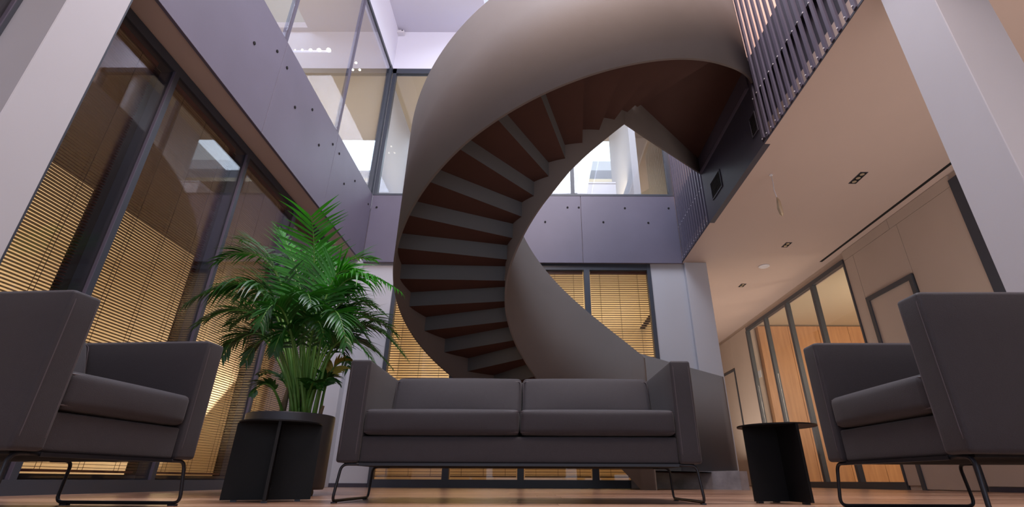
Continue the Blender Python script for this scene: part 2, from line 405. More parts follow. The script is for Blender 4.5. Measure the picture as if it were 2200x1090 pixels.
# ---- right wall, corridor
wr = obj('wall_right', boxes([(XWR+0.02, XWR+0.2, Y0, 3.1, 0, ZC), (XWR+0.02, XWR+0.2, 4.70, 6.80, 0.0, ZC), (XWR+0.02, XWR+0.2, 10.56, 13.2, 0, ZC), (XWR+0.02, XWR+0.2, 6.80, 10.56, 3.17, ZC), (XWR+0.02, XWR+0.2, 3.1, 4.70, 3.2, ZC)]), 'beige', kind='structure')
def panel(y0_, y1_, z0_, z1_):
    obj('wall_panel', bevel(bx(XWR, XWR+0.022, y0_+0.003, y1_-0.003, z0_, z1_), 0.0015, 1), 'beige', wr)
panel(4.70, 5.62, 0.05, 3.13); panel(6.57, 6.80, 0.05, 3.13); panel(5.62, 6.57, 2.46, 3.13)
panel(4.70, 5.75, 3.135, 3.275); panel(5.75, 6.80, 3.135, 3.275)
panel(10.56, 11.50, 0.05, 3.2); panel(12.62, 13.2, 0.05, 3.2); panel(11.5, 12.62, 2.50, 3.2)
obj('baseboard_right', boxes([(XWR-0.012, XWR+0.02, 4.70, 5.60, 0, 0.045), (XWR-0.012, XWR+0.02, 10.56, 11.5, 0, 0.045)]), 'dark', kind='structure')
d1 = obj('door_1', boxes([(XWR-0.02, XWR+0.03, 5.64, 5.70, 0.0, 2.45), (XWR-0.02, XWR+0.03, 6.49, 6.55, 0.0, 2.45), (XWR-0.02, XWR+0.03, 5.70, 6.49, 2.39, 2.45)]), 'frame2', kind='structure')
obj('door_leaf', bx(XWR+0.0, XWR+0.025, 5.70, 6.49, 0.01, 2.39), 'beige', d1)
d2 = obj('door_2', boxes([(XWR-0.01, XWR+0.03, 11.52, 11.56, 0.0, 2.48), (XWR-0.01, XWR+0.03, 12.56, 12.60, 0.0, 2.48), (XWR-0.01, XWR+0.03, 11.56, 12.56, 2.43, 2.48)]), 'frame2', kind='structure')
obj('door_leaf', bx(XWR+0.0, XWR+0.025, 11.56, 12.56, 0.01, 2.43), 'beige', d2)
obj('wall_end', boxes([(2.75, 5.0, 13.0, 13.2, 0, ZC), (2.79, 2.9, YB+0.33, 13.0, 0, ZC)]), 'beige', kind='structure')
# glazed partition
yp = [6.82, 7.78, 8.70, 9.62, 10.54]
w3 = obj('window_3', boxes([(XWR-0.01, XWR+0.06, yp[0], yp[-1], 3.10, 3.17), (XWR-0.01, XWR+0.06, yp[0], yp[-1], 0, 0.09)]), 'frame2', kind='structure')
for y_, ww in zip(yp, (0.02, 0.05, 0.05, 0.05, 0.05)):
    obj('post', bx(XWR-0.015, XWR+0.06, y_-ww, y_+ww*0.4, 0.09, 3.10), 'frame2', w3)
for i in range(4):
    obj('pane', bx(XWR+0.02, XWR+0.028, yp[i]+0.03, yp[i+1]-0.06, 0.09, 3.1), 'glass', w3)
obj('wall_wood_room', boxes([(9.0, 9.2, 5.0, 10.8, 0, 3.25), (4.95, 9.0, 5.0, 5.1, 0, 3.25), (4.95, 9.2, 10.66, 10.8, 0, 3.25), (4.93, 9.2, 5.0, 10.8, 3.225, 3.35), (4.93, 9.2, 5.0, 10.8, -0.12, -0.02)]), 'room', kind='structure')
cab = empty('wooden_cabinet', (6.9, 10.45, 0), 0, 'tall orange veneered cabinet wall seen through the glazed corridor partition', 'cabinet')
obj('carcass', bx(-1.95, 2.0, 0.02, 0.2, 0, 3.2), 'wood', cab)
for k in range(6):
    obj('door', bevel(bx(-1.95+k*0.658+0.003, -1.95+(k+1)*0.658-0.003, -0.003, 0.02, 0.06, 3.19), 0.002, 1), 'wood', cab)
tag(obj('switch_plate', bx(XWR+0.029, XWR+0.036, 10.28, 10.42, 2.06, 2.20), 'white_plastic'), 'small white plate on the far pane of the glazed partition', 'switch')
# right window with its blind
w4 = obj('window_4', boxes([(XWR-0.015, XWR+0.1, 4.56, 4.70, 0.0, 3.2), (XWR-0.015, XWR+0.1, 3.1, 4.56, 3.12, 3.2), (XWR-0.015, XWR+0.1, 3.1, 4.56, 0.0, 0.09), (XWR-0.015, XWR+0.1, 3.1, 3.16, 0.09, 3.12)]), 'frame', kind='structure')
obj('pane', bx(XWR+0.02, XWR+0.028, 3.16, 4.56, 0.09, 3.12), 'glass', w4)
blind('wooden_blind', 'y', 3.18, 4.54, XWR+0.075, 0.16, 3.10, 'slat2', 'wooden blind in the narrow window strip behind the big right column', None, pitch=0.036, w=0.036, tilt=0.15)
obj('wall_right_room', boxes([(7.0, 7.2, 2.9, 4.95, 0, ZC), (4.95, 7.0, 2.9, 3.0, 0, ZC), (4.95, 7.0, 4.9, 5.0, 0, ZC), (4.95, 7.0, 2.9, 5.0, ZC, ZC+0.1), (4.95, 7.0, 2.9, 5.0, -0.12, -0.02)]), 'cream', kind='structure')
point('right_room_lamp', (6.0, 4.0, 1.2), 30, (1, 0.6, 0.3))

# wall behind the camera, with an opening added to let fill light in
obj('wall_front', boxes([(-3.2, -2.9, Y0-0.2, Y0, 0, ZA), (4.4, 5.0, Y0-0.2, Y0, 0, ZC), (-3.2, 6.2, Y0-0.2, Y0, 3.6, ZA+0.2)]), 'gray', kind='structure')

# ---- gallery level, left: coated glass wall
gl = obj('window_5', boxes([(XL-0.08, XL-0.01, Y0, YB, ZT-0.07, ZT), (XL-0.06, XL-0.012, Y0, YB, ZS-0.02, ZS+0.02), (XL-0.09, XL-0.005, YB-0.10, YB, ZS, ZT)]), 'frame', kind='structure')
gy = [Y0, 0.8, 2.40, 3.97, 5.56, YB-0.05]
for y_ in gy[1:-1]:
    obj('mullion', bx(XL-0.07, XL-0.012, y_-0.022, y_+0.022, ZS, ZT-0.05), 'screen', gl)
for a, b in zip(gy[:-1], gy[1:]):
    obj('pane', bx(XL-0.03, XL-0.022, a+0.024, b-0.024, ZS+0.02, ZT-0.07), 'glassr', gl)
obj('wall_upper_left', boxes([(XL-0.14, XL-0.01, Y0, YB+0.1, ZT, ZA)]), 'bright', kind='structure')
obj('wall_upper_back', boxes([(XL-0.1, 6.2, YB, YB+0.12, ZT, ZA)]), 'bright', kind='structure')
obj('wall_gallery_left', boxes([(-5.5, -5.3, Y0, YB, ZS-0.1, ZT), (-5.5, XL-0.09, YB+0.0, YB+0.1, ZS-0.1, ZT), (-5.5, XL-0.14, Y0, YB, ZT, ZT+0.08)]), 'room', kind='structure')
sp = empty('spot_glints', tuple(at(672, 111, 6.0)), 0, 'row of small warm glints standing for lamp reflections in the upper left glass', 'lamp')  # glowing balls added in place of lamp reflections on the glass
obj('bar', bx(-0.62, 0.25, 0.05, 0.08, 0.03, 0.05), 'white_plastic', sp)
for k, dx in enumerate((-0.32, -0.20, -0.06, 0.08, 0.24)):
    bm = bmesh.new(); bmesh.ops.create_uvsphere(bm, u_segments=10, v_segments=6, radius=0.010+0.006*k); move(bm, dx, 0.0, 0)
    obj('bulb_or_glint', bm, 'lamp', sp, smooth=True)

for i, (u, v, nm) in enumerate(((762, 138, 'upper'), (755, 153, 'lower left'), (770, 153, 'lower right'))):
    t = empty('accent_glint', tuple(at(u, v, 6.1)), 0, nm+' of three tiny warm glints standing for reflections in the last upper left glass pane', 'lamp', 'three tiny glints')  # small glowing ball added in place of a reflection
    bm = bmesh.new(); bmesh.ops.create_uvsphere(bm, u_segments=10, v_segments=6, radius=0.018); obj('bulb_or_glint', bm, 'lamp', t, smooth=True)
# ---- gallery level, back: glazing and the office behind it
gb = obj('window_6', boxes([(XL, XR, YB, YB+0.08, ZT-0.12, ZT), (XL, XR, YB-0.005, YB+0.08, ZS, ZS+0.035), (XL, XL+0.07, YB, YB+0.08, ZS, ZT), (2.34, 2.42, YB, YB+0.08, ZS, ZT)]), 'frame', kind='structure')
for x_ in (-0.95, 0.69): obj('mullion', bx(x_-0.03, x_+0.03, YB, YB+0.08, ZS, ZT-0.1), 'frame', gb)
for a, b in ((XL+0.07, -0.98), (-0.92, 0.66), (0.72, 2.34)):
    obj('pane', bx(a, b, YB+0.03, YB+0.038, ZS+0.03, ZT-0.12), 'glass', gb)
up = obj('wall_upper_office', boxes([(XL-0.2, XL-0.1, YB+0.12, 12.2, ZS-0.1, ZA), (5.0, 5.1, YB+0.12, 12.2, ZS-0.1, ZA), (-3, 5.1, 12.1, 12.3, ZS-0.1, ZA)]), 'white', kind='structure')
obj('ceiling', boxes([(-3, 5.1, YB+0.12, 9.42, ZT-0.02, ZT+0.1), (-3, 5.1, 11.2, 12.3, ZT-0.02, ZT+0.1), (1.0, 1.22, 9.42, 11.2, ZT-0.02, ZT+0.6)]), 'room', kind='structure')
obj('floor', bx(-3, 5.1, YB+0.36, 12.3, ZC+0.12, ZS-0.05), 'gray', kind='structure')
obj('window_7', bx(-3, 5.1, 9.3, 11.3, ZT+0.75, ZT+0.78), 'sky', kind='structure')
obj('wall_partition', bx(1.78, 1.90, YB+0.15, 9.3, ZS-0.05, ZT-0.02), 'white', kind='structure')
obj('wall_partition', boxes([(1.9, 5.0, 9.3, 9.4, ZS-0.05, ZT-0.02)]), 'room', kind='structure')
wbd = empty('wall_screen', (2.55, 9.28, 5.15), 0, 'warm lit screen glowing in the upper office behind the back glass', 'screen')
obj('screen_frame', boxes([(-0.42, 0.42, -0.02, 0.02, 0.42, 0.46), (-0.42, 0.42, -0.02, 0.02, -0.46, -0.42), (-0.46, -0.42, -0.02, 0.02, -0.46, 0.46), (0.42, 0.46, -0.02, 0.02, -0.46, 0.46)]), 'dark', wbd)
obj('screen', bx(-0.42, 0.42, -0.01, 0.015, -0.42, 0.42), 'board', wbd)
def lamp_disc(p, r, label, group):
    t = empty('downlight', p, 0, label, 'lamp', group)
    bm = bmesh.new(); add_disc(bm, (0, 0), r, -0.012, 0.0, 16); obj('lens', bm, 'lamp', t)
    bm = bmesh.new(); add_disc(bm, (0, 0), r*1.25, -0.006, 0.008, 16); obj('ring', bm, 'white_plastic', t)
for (u, v) in ((1251, 351), (1268, 351)):
    r = ray(u, v); q = r*((ZT-0.03-CAM_H)/r.z)+Vector((0, 0, CAM_H)); q.y = min(q.y, 9.2)
    lamp_disc(tuple(q), 0.035, ('left' if u < 1260 else 'right')+' of the two ceiling downlights seen through the back glass under the landing', 'upper office downlights')
for i, (u, v) in enumerate(((826, 401), (836, 401), (829, 407), (838, 407))):
    p = at(u, v, 11.9)
    t = empty('wall_spot', tuple(p), 0, ['top left', 'top right', 'bottom left', 'bottom right'][i]+' of four small round lights in the upper back-left glass', 'lamp', 'four round lights')
    bm = bmesh.new(); bmesh.ops.create_uvsphere(bm, u_segments=10, v_segments=6, radius=0.035); obj('bulb_or_glint', bm, 'lamp', t, smooth=True)
# desks with monitors near the glass
for i, (x_, lab) in enumerate(((0.35, 'office desk behind the back glass left of the mullion'), (1.15, 'office desk behind the back glass right of the mullion'))):
    dk = empty('office_desk', (x_, 7.75, ZS-0.05), 0, lab, 'desk', 'desks behind the back glass')
    obj('desk_top', bx(-0.35, 0.35, -0.25, 0.25, 0.50, 0.53), 'white_plastic', dk)
    obj('front_panel', bx(-0.35, 0.35, -0.24, -0.22, 0.0, 0.50), 'white_plastic', dk)
    obj('leg_panel', bx(-0.35, -0.32, -0.22, 0.25, 0.0, 0.50), 'white_plastic', dk)
    obj('leg_panel', bx(0.32, 0.35, -0.22, 0.25, 0.0, 0.50), 'white_plastic', dk)

# ---- gallery level, right: slab edge, slatted screen, room above
sr = obj('trim_3', boxes([(XR+0.056, XR+0.12, Y0, YB+0.05, ZC+0.012, ZS-0.03), (XR+0.12, 5.0, Y0, YB+0.2, ZC+0.25, ZS-0.03)]), 'dark', kind='structure')
obj('fascia_panel', boxes([(XR-0.02, XR+0.05, 4.145, 5.86, ZC-0.005, 4.50)]), 'dark', sr)  # same steel, coloured darker to carry the shade beside the landing
obj('edge_angle', boxes([(XR-0.02, XR-0.012, Y0, 4.14, ZC-0.006, ZC+0.014), (XR-0.02, XR-0.012, 5.865, YB, ZC-0.006, ZC+0.014)]), 'dark', sr)
for a, b in ((5.25, 5.60), (4.16, 4.31)):
    v = obj('vent_grille', boxes([(XR-0.032, XR-0.021, a, b, 3.72, 3.735), (XR-0.032, XR-0.021, a, b, 3.475, 3.49), (XR-0.032, XR-0.021, a, a+0.012, 3.49, 3.72), (XR-0.032, XR-0.021, b-0.012, b, 3.49, 3.72)]), 'dark', sr)
    obj('louvre', boxes([(XR-0.028, XR-0.021, a+0.012, b-0.012, 3.50+k*0.022, 3.508+k*0.022) for k in range(10)] + [(XR-0.023, XR-0.0205, a+0.012, b-0.012, 3.49, 3.72)]), 'black', v)
scr = empty('slatted_screen', (XR-0.02, 4.1, ZC), 0, 'dark steel screen of upright fins on the right gallery edge, nearer than the landing', 'screen')
scr2 = empty('slatted_screen', (XR-0.02, 7.2, ZC), 0, 'dark steel screen of upright fins between the landing and the back facade', 'screen')
def fin(par, y_, lo, hi, screws=True):
    oy = par.location.y; oz = ZC
    o = obj('fin', bx(-0.010, 0.010, y_-oy-0.018, y_-oy+0.018, lo-oz, hi-oz), 'screen', par)
    if screws:
        for z_ in (3.325, 3.865):
            bm = bmesh.new(); add_tube(bm, [(-0.010, y_-oy+0.008, z_-oz), (-0.017, y_-oy+0.008, z_-oz)], 0.0065, 8)
            obj('screw', bm, 'white_plastic', o)
y_ = 4.115; k = 0
while y_ > 0.9:
    lo = 3.290 if k != 0 else 3.33
    fin(scr, y_, lo, 6.4, y_ > 2.2); y_ -= 0.0985; k += 1
obj('backing_strip', bx(0.011, 0.03, -3.3, 0.03, 0.62, 1.1), 'dark', scr)
y_ = 5.90
while y_ < 7.15:
    fin(scr2, y_, 3.290, 6.4); y_ += 0.0985
obj('ceiling', bx(XR+0.15, 6.0, Y0, YB, 7.0, 7.1), 'ceil', kind='structure')
obj('wall_upper_right', boxes([(6.0, 6.2, Y0, YB+0.2, ZS-0.1, ZA), (XR, 6.0, YB+0.05, YB+0.12, ZS-0.1, ZT)]), 'ceil', kind='structure')

# ------------------------------------------------------------------ spiral stair
SX, SY, RI, RO = 0.614, 5.249, 0.928, 2.12
RISE, T0, DT = 0.18, 2.354, 0.20694
def zt(t): return 1.442 + RISE/DT*(t-T0)
def pol(t, r): return (SX+r*cos(t), SY+r*sin(t))
def interp(tab, d):
    if d <= tab[0][0]: return tab[0][1]
    for (a, va), (b, vb) in zip(tab[:-1], tab[1:]):
        if d <= b: return va + (vb-va)*(d-a)/(b-a)
    return tab[-1][1]
st = empty('spiral_staircase', (SX, SY, 0), 0, 'sweeping grey steel spiral staircase rising from behind the sofa to the right gallery', 'staircase')
def strip(name, path, zb, ztp, th, m, parent, segs_mat=None):
    """closed sheet following path [(x,y)], normal offset th"""
    bm = bmesh.new(); n = len(path); rows = []
    for i, (x, y) in enumerate(path):
        a = Vector(path[max(i-1, 0)]); b = Vector(path[min(i+1, n-1)]); d = (b-a).normalized(); nn = Vector((-d.y, d.x))*th
        rows.append([bm.verts.new((x-SX, y-SY, zb[i])), bm.verts.new((x-SX, y-SY, ztp[i])), bm.verts.new((x+nn.x-SX, y+nn.y-SY, ztp[i])), bm.verts.new((x+nn.x-SX, y+nn.y-SY, zb[i]))])
    for i in range(n-1):
        for k in range(4):
            f = bm.faces.new((rows[i][k], rows[i+1][k], rows[i+1][(k+1) % 4], rows[i][(k+1) % 4])); f.smooth = k in (0, 2)
    bm.faces.new(rows[0][::-1]); bm.faces.new(rows[-1])
    bmesh.ops.recalc_face_normals(bm, faces=bm.faces)
    return obj(name, bm, m, parent)
# outer balustrade
odrop = [(31, .21), (140, .21), (200, .22), (236, .20), (256, .225), (277, .255), (290, .272), (298, .29), (306, .31)]
otop = [(31, 1.44), (212, 1.44), (240, 1.42), (327, 1.40)]
path, zb, zz = [], [], []
d = 31.0
while d <= 327.3:
    t = radians(d); path.append(pol(t, RO))
    b = zt(t)-interp(odrop, d)
    if d > 306: b = (zt(radians(306))-.31) + (4.06-(zt(radians(306))-.31))*(d-306)/21.3
    if d < 70: b = 0.205 + max(0, (d-55)/15)*max(0, zt(radians(70))-.21-0.205)
    zb.append(b); zz.append(min(zt(t)+interp(otop, d), 5.9)); d += 2.0
strip('outer_balustrade', path, zb, zz, -0.022, 'stair', st)
# inner balustrade
idrop = [(38, .16), (60, .15), (140, .13), (165, .16), (190, .22), (215, .255), (245, .235), (256, .20), (280, .175), (298, .14)]
path, zb, zz = [], [], []
d = 38.0
while d <= 298.1:
    t = radians(d); path.append(pol(t, RI))
    zb.append(max(0.0, zt(t)-interp(idrop, d))); zz.append(zt(t)+1.45); d += 2.0
# landing side
P1 = (2.40, 5.855)
for k in range(1, 5):
    f = k/4; a = pol(radians(298), RI)
    path.append((a[0]+(P1[0]-a[0])*f, a[1]+(P1[1]-a[1])*f)); zb.append(3.77+(4.07-3.77)*f); zz.append(5.55)
strip('inner_balustrade', path[:131], zb[:131], zz[:131], 0.02, 'stair', st)
strip('landing_balustrade', path[130:], zb[130:], zz[130:], 0.02, 'stair', st)
# steps
for k in range(-7, 16):
    z0 = zt(T0+k*DT); t0, t1 = T0+(k-1)*DT, T0+k*DT
    bm = bmesh.new(); n = 4; th = 0.012
    ri, ro = RI+0.001, RO-0.001
    lo, hi = [], []
    for i in range(n+1):
        t = t0+(t1-t0)*i/n
        a, b = pol(t, ri), pol(t, ro)
        lo.append((bm.verts.new((a[0]-SX, a[1]-SY, z0)), bm.verts.new((b[0]-SX, b[1]-SY, z0))))
        hi.append((bm.verts.new((a[0]-SX, a[1]-SY, z0+th)), bm.verts.new((b[0]-SX, b[1]-SY, z0+th))))
    for i in range(n):
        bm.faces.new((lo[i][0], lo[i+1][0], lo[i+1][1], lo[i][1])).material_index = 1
        bm.faces.new((hi[i][0], hi[i][1], hi[i+1][1], hi[i+1][0]))
    # riser at the uphill end
    a, b = pol(t1, ri), pol(t1, ro); nx, ny = sin(t1)*0.012, -cos(t1)*0.012
    vs = [bm.verts.new((p[0]-SX+q*nx*1.0, p[1]-SY+q*ny*1.0, zz_)) for p in (a, b) for q in (0, 1) for zz_ in (z0+0.001, z0+RISE)]
    for f in ((0, 1, 5, 4), (2, 6, 7, 3), (0, 4, 6, 2), (1, 3, 7, 5), (0, 2, 3, 1), (4, 5, 7, 6)):
        bm.faces.new([vs[i] for i in f])
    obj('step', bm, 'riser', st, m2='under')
# landing plate
bm = bmesh.new(); zl = zt(T0+16*DT)
pts = [pol(T0+15*DT, RI), (1.243, 4.64), (2.40, 5.855), (2.40, 4.12)] + [pol(radians(a), RO-0.002) for a in (325, 322, 319, 316)] + [pol(T0+15*DT, RO-0.002)]
lo = [bm.verts.new((x-SX, y-SY, zl)) for x, y in pts]; hi = [bm.verts.new((x-SX, y-SY, zl+0.03)) for x, y in pts]
fl = bm.faces.new(lo); fl.material_index = 1; bm.faces.new(hi[::-1])
for i in range(len(pts)): bm.faces.new((lo[i], lo[(i+1) % len(pts)], hi[(i+1) % len(pts)], hi[i]))
bmesh.ops.triangulate(bm, faces=[f for f in bm.faces if len(f.verts) > 4])
bmesh.ops.recalc_face_normals(bm, faces=bm.faces)
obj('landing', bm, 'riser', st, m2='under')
obj('landing_beam', bx(2.385-SX, 2.40-SX, 4.16-SY, 5.85-SY, 4.055, zl+0.02), 'steel', st)
obj('landing_edge', bx(2.36-SX, 2.385-SX, 4.17-SY, 5.84-SY, 4.055, 4.07), 'screen', st)
# concrete plinth under the foot of the outer balustrade
bm = bmesh.new(); rows = []
for i in range(16):
    t = radians(29.5+i*2.7)
    rows.append([bm.verts.new((*[c for c in pol(t, r)], z)) for r, z in ((RO-0.035, 0), (RO-0.035, 0.2), (RO+0.10, 0.2), (RO+0.10, 0))])
for i in range(15):
    for k in range(4): bm.faces.new((rows[i][k], rows[i+1][k], rows[i+1][(k+1) % 4], rows[i][(k+1) % 4]))
bm.faces.new(rows[0][::-1]); bm.faces.new(rows[-1]); bmesh.ops.recalc_face_normals(bm, faces=bm.faces)
tag(obj('stair_plinth', bm, 'concrete'), 'low concrete plinth under the foot of the staircase', 'plinth')

# ------------------------------------------------------------------ seating
ZB, ZTOP = 0.158, 0.602
def part_rbox(name, x0, x1, y0, y1, z0, z1, r, m, par, puff=(0, 0, 0), n=6):
    bm = rounded_box(x1-x0, y1-y0, z1-z0, r, puff, n); move(bm, (x0+x1)/2, (y0+y1)/2, (z0+z1)/2)
    return smooth_obj(obj(name, bm, m, par))
def piping(par, pts, closed=True, r=0.0028):
    bm = bmesh.new(); add_tube(bm, fillet(pts, 0.015, 3) if len(pts) > 2 else pts, r, 6)
    return obj('piping', bm, 'fabric_edge', par, smooth=True)
def seat(name, loc, rz, W, n, label, cat, dep=0.70):
    """front faces local -y; origin at the front left corner on the floor, x to the right"""
    t = empty(name, loc, rz, label, cat)
    A = 0.095
    for s, x0 in ((0, 0.0), (1, W-A)):
        arm = part_rbox('armrest', x0, x0+A, 0, dep, ZB, ZTOP, 0.012, 'fabric', t, (0.003, 0.002, 0.003))
        for xx in (x0+0.012, x0+A-0.012):
            piping(arm, [(xx, 0.004, ZB+0.01), (xx, -0.0005, ZB+0.05), (xx, -0.0005, ZTOP-0.03), (xx, 0.008, ZTOP+0.0005), (xx, dep-0.02, ZTOP+0.0015)], r=0.0016)
    part_rbox('base', A+0.001, W-A-0.001, 0.018, dep-0.01, ZB, 0.266, 0.008, 'fabric', t, (0, 0.002, 0))
    part_rbox('backrest', A+0.001, W-A-0.001, dep-0.12, dep, 0.27, ZTOP, 0.012, 'fabric', t)
    cw = (W-2*A)/n
    for k in range(n):
        x0 = A+k*cw+0.002; x1 = x0+cw-0.004
        c = part_rbox('seat_cushion', x0, x1, 0.004, dep-0.13, 0.274, 0.382, 0.022, 'fabric', t, (0.0, 0.006, 0.012), 9)
        for z_ in (0.372, 0.284):
            piping(c, [(x0+0.004, 0.30, z_+0.001), (x0+0.004, 0.010, z_), (x1-0.004, 0.010, z_), (x1-0.004, 0.30, z_+0.001)], r=0.0026)
        bm = rounded_box(x1-x0, 0.115, 0.222, 0.026, (0, 0.012, 0.008), 9)
        bmesh.ops.transform(bm, matrix=Matrix.Translation(((x0+x1)/2, dep-0.198, 0.490)) @ Matrix.Rotation(radians(-19), 4, 'X'), verts=bm.verts)
        b = smooth_obj(obj('back_cushion', bm, 'fabric', t))
        piping(b, [(x0+0.006, dep-0.274, 0.392), (x0+0.006, dep-0.224, 0.587), (x1-0.006, dep-0.224, 0.587), (x1-0.006, dep-0.274, 0.392)], r=0.0026)
    # sled legs of bent wire
    for s, x0 in ((0, 0.012), (1, W-0.012)):
        sg = 1 if s == 0 else -1
        bm = bmesh.new()
        pts = [(x0+sg*0.10, 0.02, ZB-0.006), (x0+sg*0.012, 0.02, ZB-0.006), (x0, 0.004, 0.010), (x0, 0.50, 0.010), (x0+sg*0.012, 0.48, ZB-0.006), (x0+sg*0.10, 0.48, ZB-0.006)]
        add_tube(bm, fillet(pts, 0.028, 5), 0.0062, 8)
        leg = obj('sled_leg', bm, 'wire', t, smooth=True)
        for yy in (0.03, 0.46):
            obj('glide', bx(x0-0.009, x0+0.009, yy-0.014, yy+0.014, 0.0, 0.006), 'wire', leg)
    obj('support_rail', bx(0.10, W-0.10, 0.012, 0.028, ZB-0.012, ZB-0.001), 'wire', t)
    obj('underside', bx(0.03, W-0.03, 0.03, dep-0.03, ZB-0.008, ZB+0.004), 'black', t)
    return t
seat('sofa', (-0.846, 2.29, 0), 0, 1.583, 2, 'low charcoal two-seat sofa on thin wire legs in front of the staircase', 'sofa')
seat('armchair', (1.141, 2.05, 0), radians(-90.5), 0.689, 1, 'charcoal cube armchair on the right, turned to face left', 'armchair', dep=0.74)
seat('armchair', (-1.355, 1.367, 0), radians(85.6), 0.69, 1, 'charcoal cube armchair on the left, beside the tall window with blinds', 'armchair', dep=0.74)

# ------------------------------------------------------------------ side tables
def side_table(loc, rz, label):
    t = empty('side_table', loc, rz, label, 'table', None)
    R = 0.178; H = 0.328
    bm = bmesh.new(); add_disc(bm, (0, 0), R, H, H+0.006, 48); obj('table_top', bm, 'table', t)
    obj('cross_panel', bx(-R-0.004, R+0.004, -0.006, 0.006, 0.008, H), 'table', t)
    obj('cross_panel', bx(-0.006, 0.006, -R+0.012, -0.0065, 0.008, H), 'table', t)
    for x, y in ((-R+0.05, 0), (R-0.05, 0), (0, -R+0.035)):
        obj('glide', bx(x-0.012, x+0.012, y-0.012, y+0.012, 0, 0.008), 'wire', t)
    return t
side_table((-1.185, 2.45, 0), radians(23), 'black steel side table with crossed panels in front of the palm pot')
side_table((1.18, 2.50, 0), radians(-87), 'black steel side table with crossed panels between the sofa and the right armchair')

# ------------------------------------------------------------------ palm in its pot
PX, PY = -1.555, 3.33
pot = empty('plant_pot', (PX, PY, 0), 0, 'round dark grey metal planter on casters behind the left side table', 'pot')
bm = bmesh.new(); R = 0.266; n = 48; prof = [(0.02, 0.035), (R-0.006, 0.035), (R, 0.05), (R, 0.46), (R-0.002, 0.465), (R-0.012, 0.465), (R-0.014, 0.44), (0.02, 0.43)]
rings = [[bm.verts.new((r*cos(2*pi*k/n), r*sin(2*pi*k/n), z)) for k in range(n)] for r, z in prof]
for a, b in zip(rings[:-1], rings[1:]):
    for k in range(n): bm.faces.new((a[k], a[(k+1) % n], b[(k+1) % n], b[k])).smooth = True
bm.faces.new(rings[0][::-1])
pb = obj('pot_body', bm, 'pot', pot)
for a in (20, 110, 200, 300):
    bm = bmesh.new(); x, y = 0.19*cos(radians(a)), 0.19*sin(radians(a))
    add_tube(bm, [(x-0.012, y, 0.017), (x+0.012, y, 0.017)], 0.017, 14); obj('caster', bm, 'wire', pot)
bm = bmesh.new(); add_disc(bm, (0, 0), R-0.016, 0.432, 0.448, 40)
for k in range(240):
    a = random.random()*2*pi; r = (R-0.03)*math.sqrt(random.random()); s = 0.006+0.010*random.random()
    v = add_box(bm, -s*1.6, s*1.6, -s, s, -s*0.5, s*0.5)
    m_ = Matrix.Translation((r*cos(a), r*sin(a), 0.452+0.008*random.random())) @ Matrix.Rotation(random.random()*6, 4, 'Z') @ Matrix.Rotation(random.random()-0.5, 4, 'X')
    bmesh.ops.transform(bm, matrix=m_, verts=v)
tag(obj('bark_mulch', bm, 'soil', None), 'brown bark mulch filling the palm planter', 'mulch', None, 'stuff').location = (PX, PY, 0)

palm = empty('potted_palm', (PX, PY, 0.45), 0, 'tall green feather-leaved palm growing in the round grey planter', 'plant')
OFF = Vector((PX, PY, 0.45))
def bez(P, t):
    a, b, c, d_ = P
    return a*(1-t)**3 + b*3*t*(1-t)**2 + c*3*t*t*(1-t) + d_*t**3
def bezd(P, t):
    a, b, c, d_ = P
    return ((b-a)*3*(1-t)**2 + (c-b)*6*t*(1-t) + (d_-c)*3*t*t).normalized()
def frond(P, L, start=0.42, n=24, wid=0.0078, droop=0.5, m='palm', seed=0, upv=0.25, f0=0.58, f1=0.5):
    rnd = random.Random(seed); P = [Vector(p)-OFF for p in P]
    bm = bmesh.new()
    N = 18; pts = [bez(P, i/N) for i in range(N+1)]
    add_tube(bm, pts, [0.0085*(1-i/N)**0.7+0.0016 for i in range(N+1)], 6)
    for f in bm.faces: f.material_index = 1
    for i in range(n):
        f = i/(n-1); t = start+(1-start)*f*0.995
        p = bez(P, t); d = bezd(P, t)
        side = d.cross(Vector((0, 0, 1)))
        if side.length < 0.5: side = Vector((1, 0.15, 0)) - d*d.dot(Vector((1, 0.15, 0)))
        side.normalize(); nrm = side.cross(d).normalized()
        prof = (0.45+0.55*sin(pi*min(1, f*1.15+0.12))) * (1 if f < 0.85 else 1-(f-0.85)*2.2)
        if seed == 0: prof = 0.75-0.25*f
        for s in (-1, 1):
            ln = L*prof*(0.88+0.24*rnd.random())
            fw = f0+f1*f+rnd.uniform(-.08, .08)
            dr = (side*s*cos(fw)+d*sin(fw)*1.0 + nrm*(upv+rnd.uniform(-.08, .08))).normalized()
            w_ = wid*(0.8+0.4*rnd.random())
            prev = None; q = p.copy(); v = dr.copy(); ns = 5; wv = (dr.cross(nrm)).normalized()
            gd = droop*0.5*(0.6+0.8*rnd.random())
            for k in range(ns+1):
                g = k/ns; hw = w_*(0.35+1.0*sin(pi*min(1, g*0.85+0.12)))*(1-g**3) if k < ns else 0.0006
                l_, c_, r_ = bm.verts.new(q-wv*hw+nrm*hw*0.25), bm.verts.new(q), bm.verts.new(q+wv*hw+nrm*hw*0.25)
                if prev:
                    bm.faces.new((prev[0], prev[1], c_, l_)); bm.faces.new((prev[1], prev[2], r_, c_))
                prev = (l_, c_, r_)
                q = q+v*(ln/ns); v = (v+Vector((0, 0, -1))*gd*0.34).normalized(); wv = (wv - v*wv.dot(v)).normalized()
    return obj('frond', bm, m, palm, m2='stem', smooth=True)
def px(u, v, dy=0.0): return at(u, v, PY+dy)
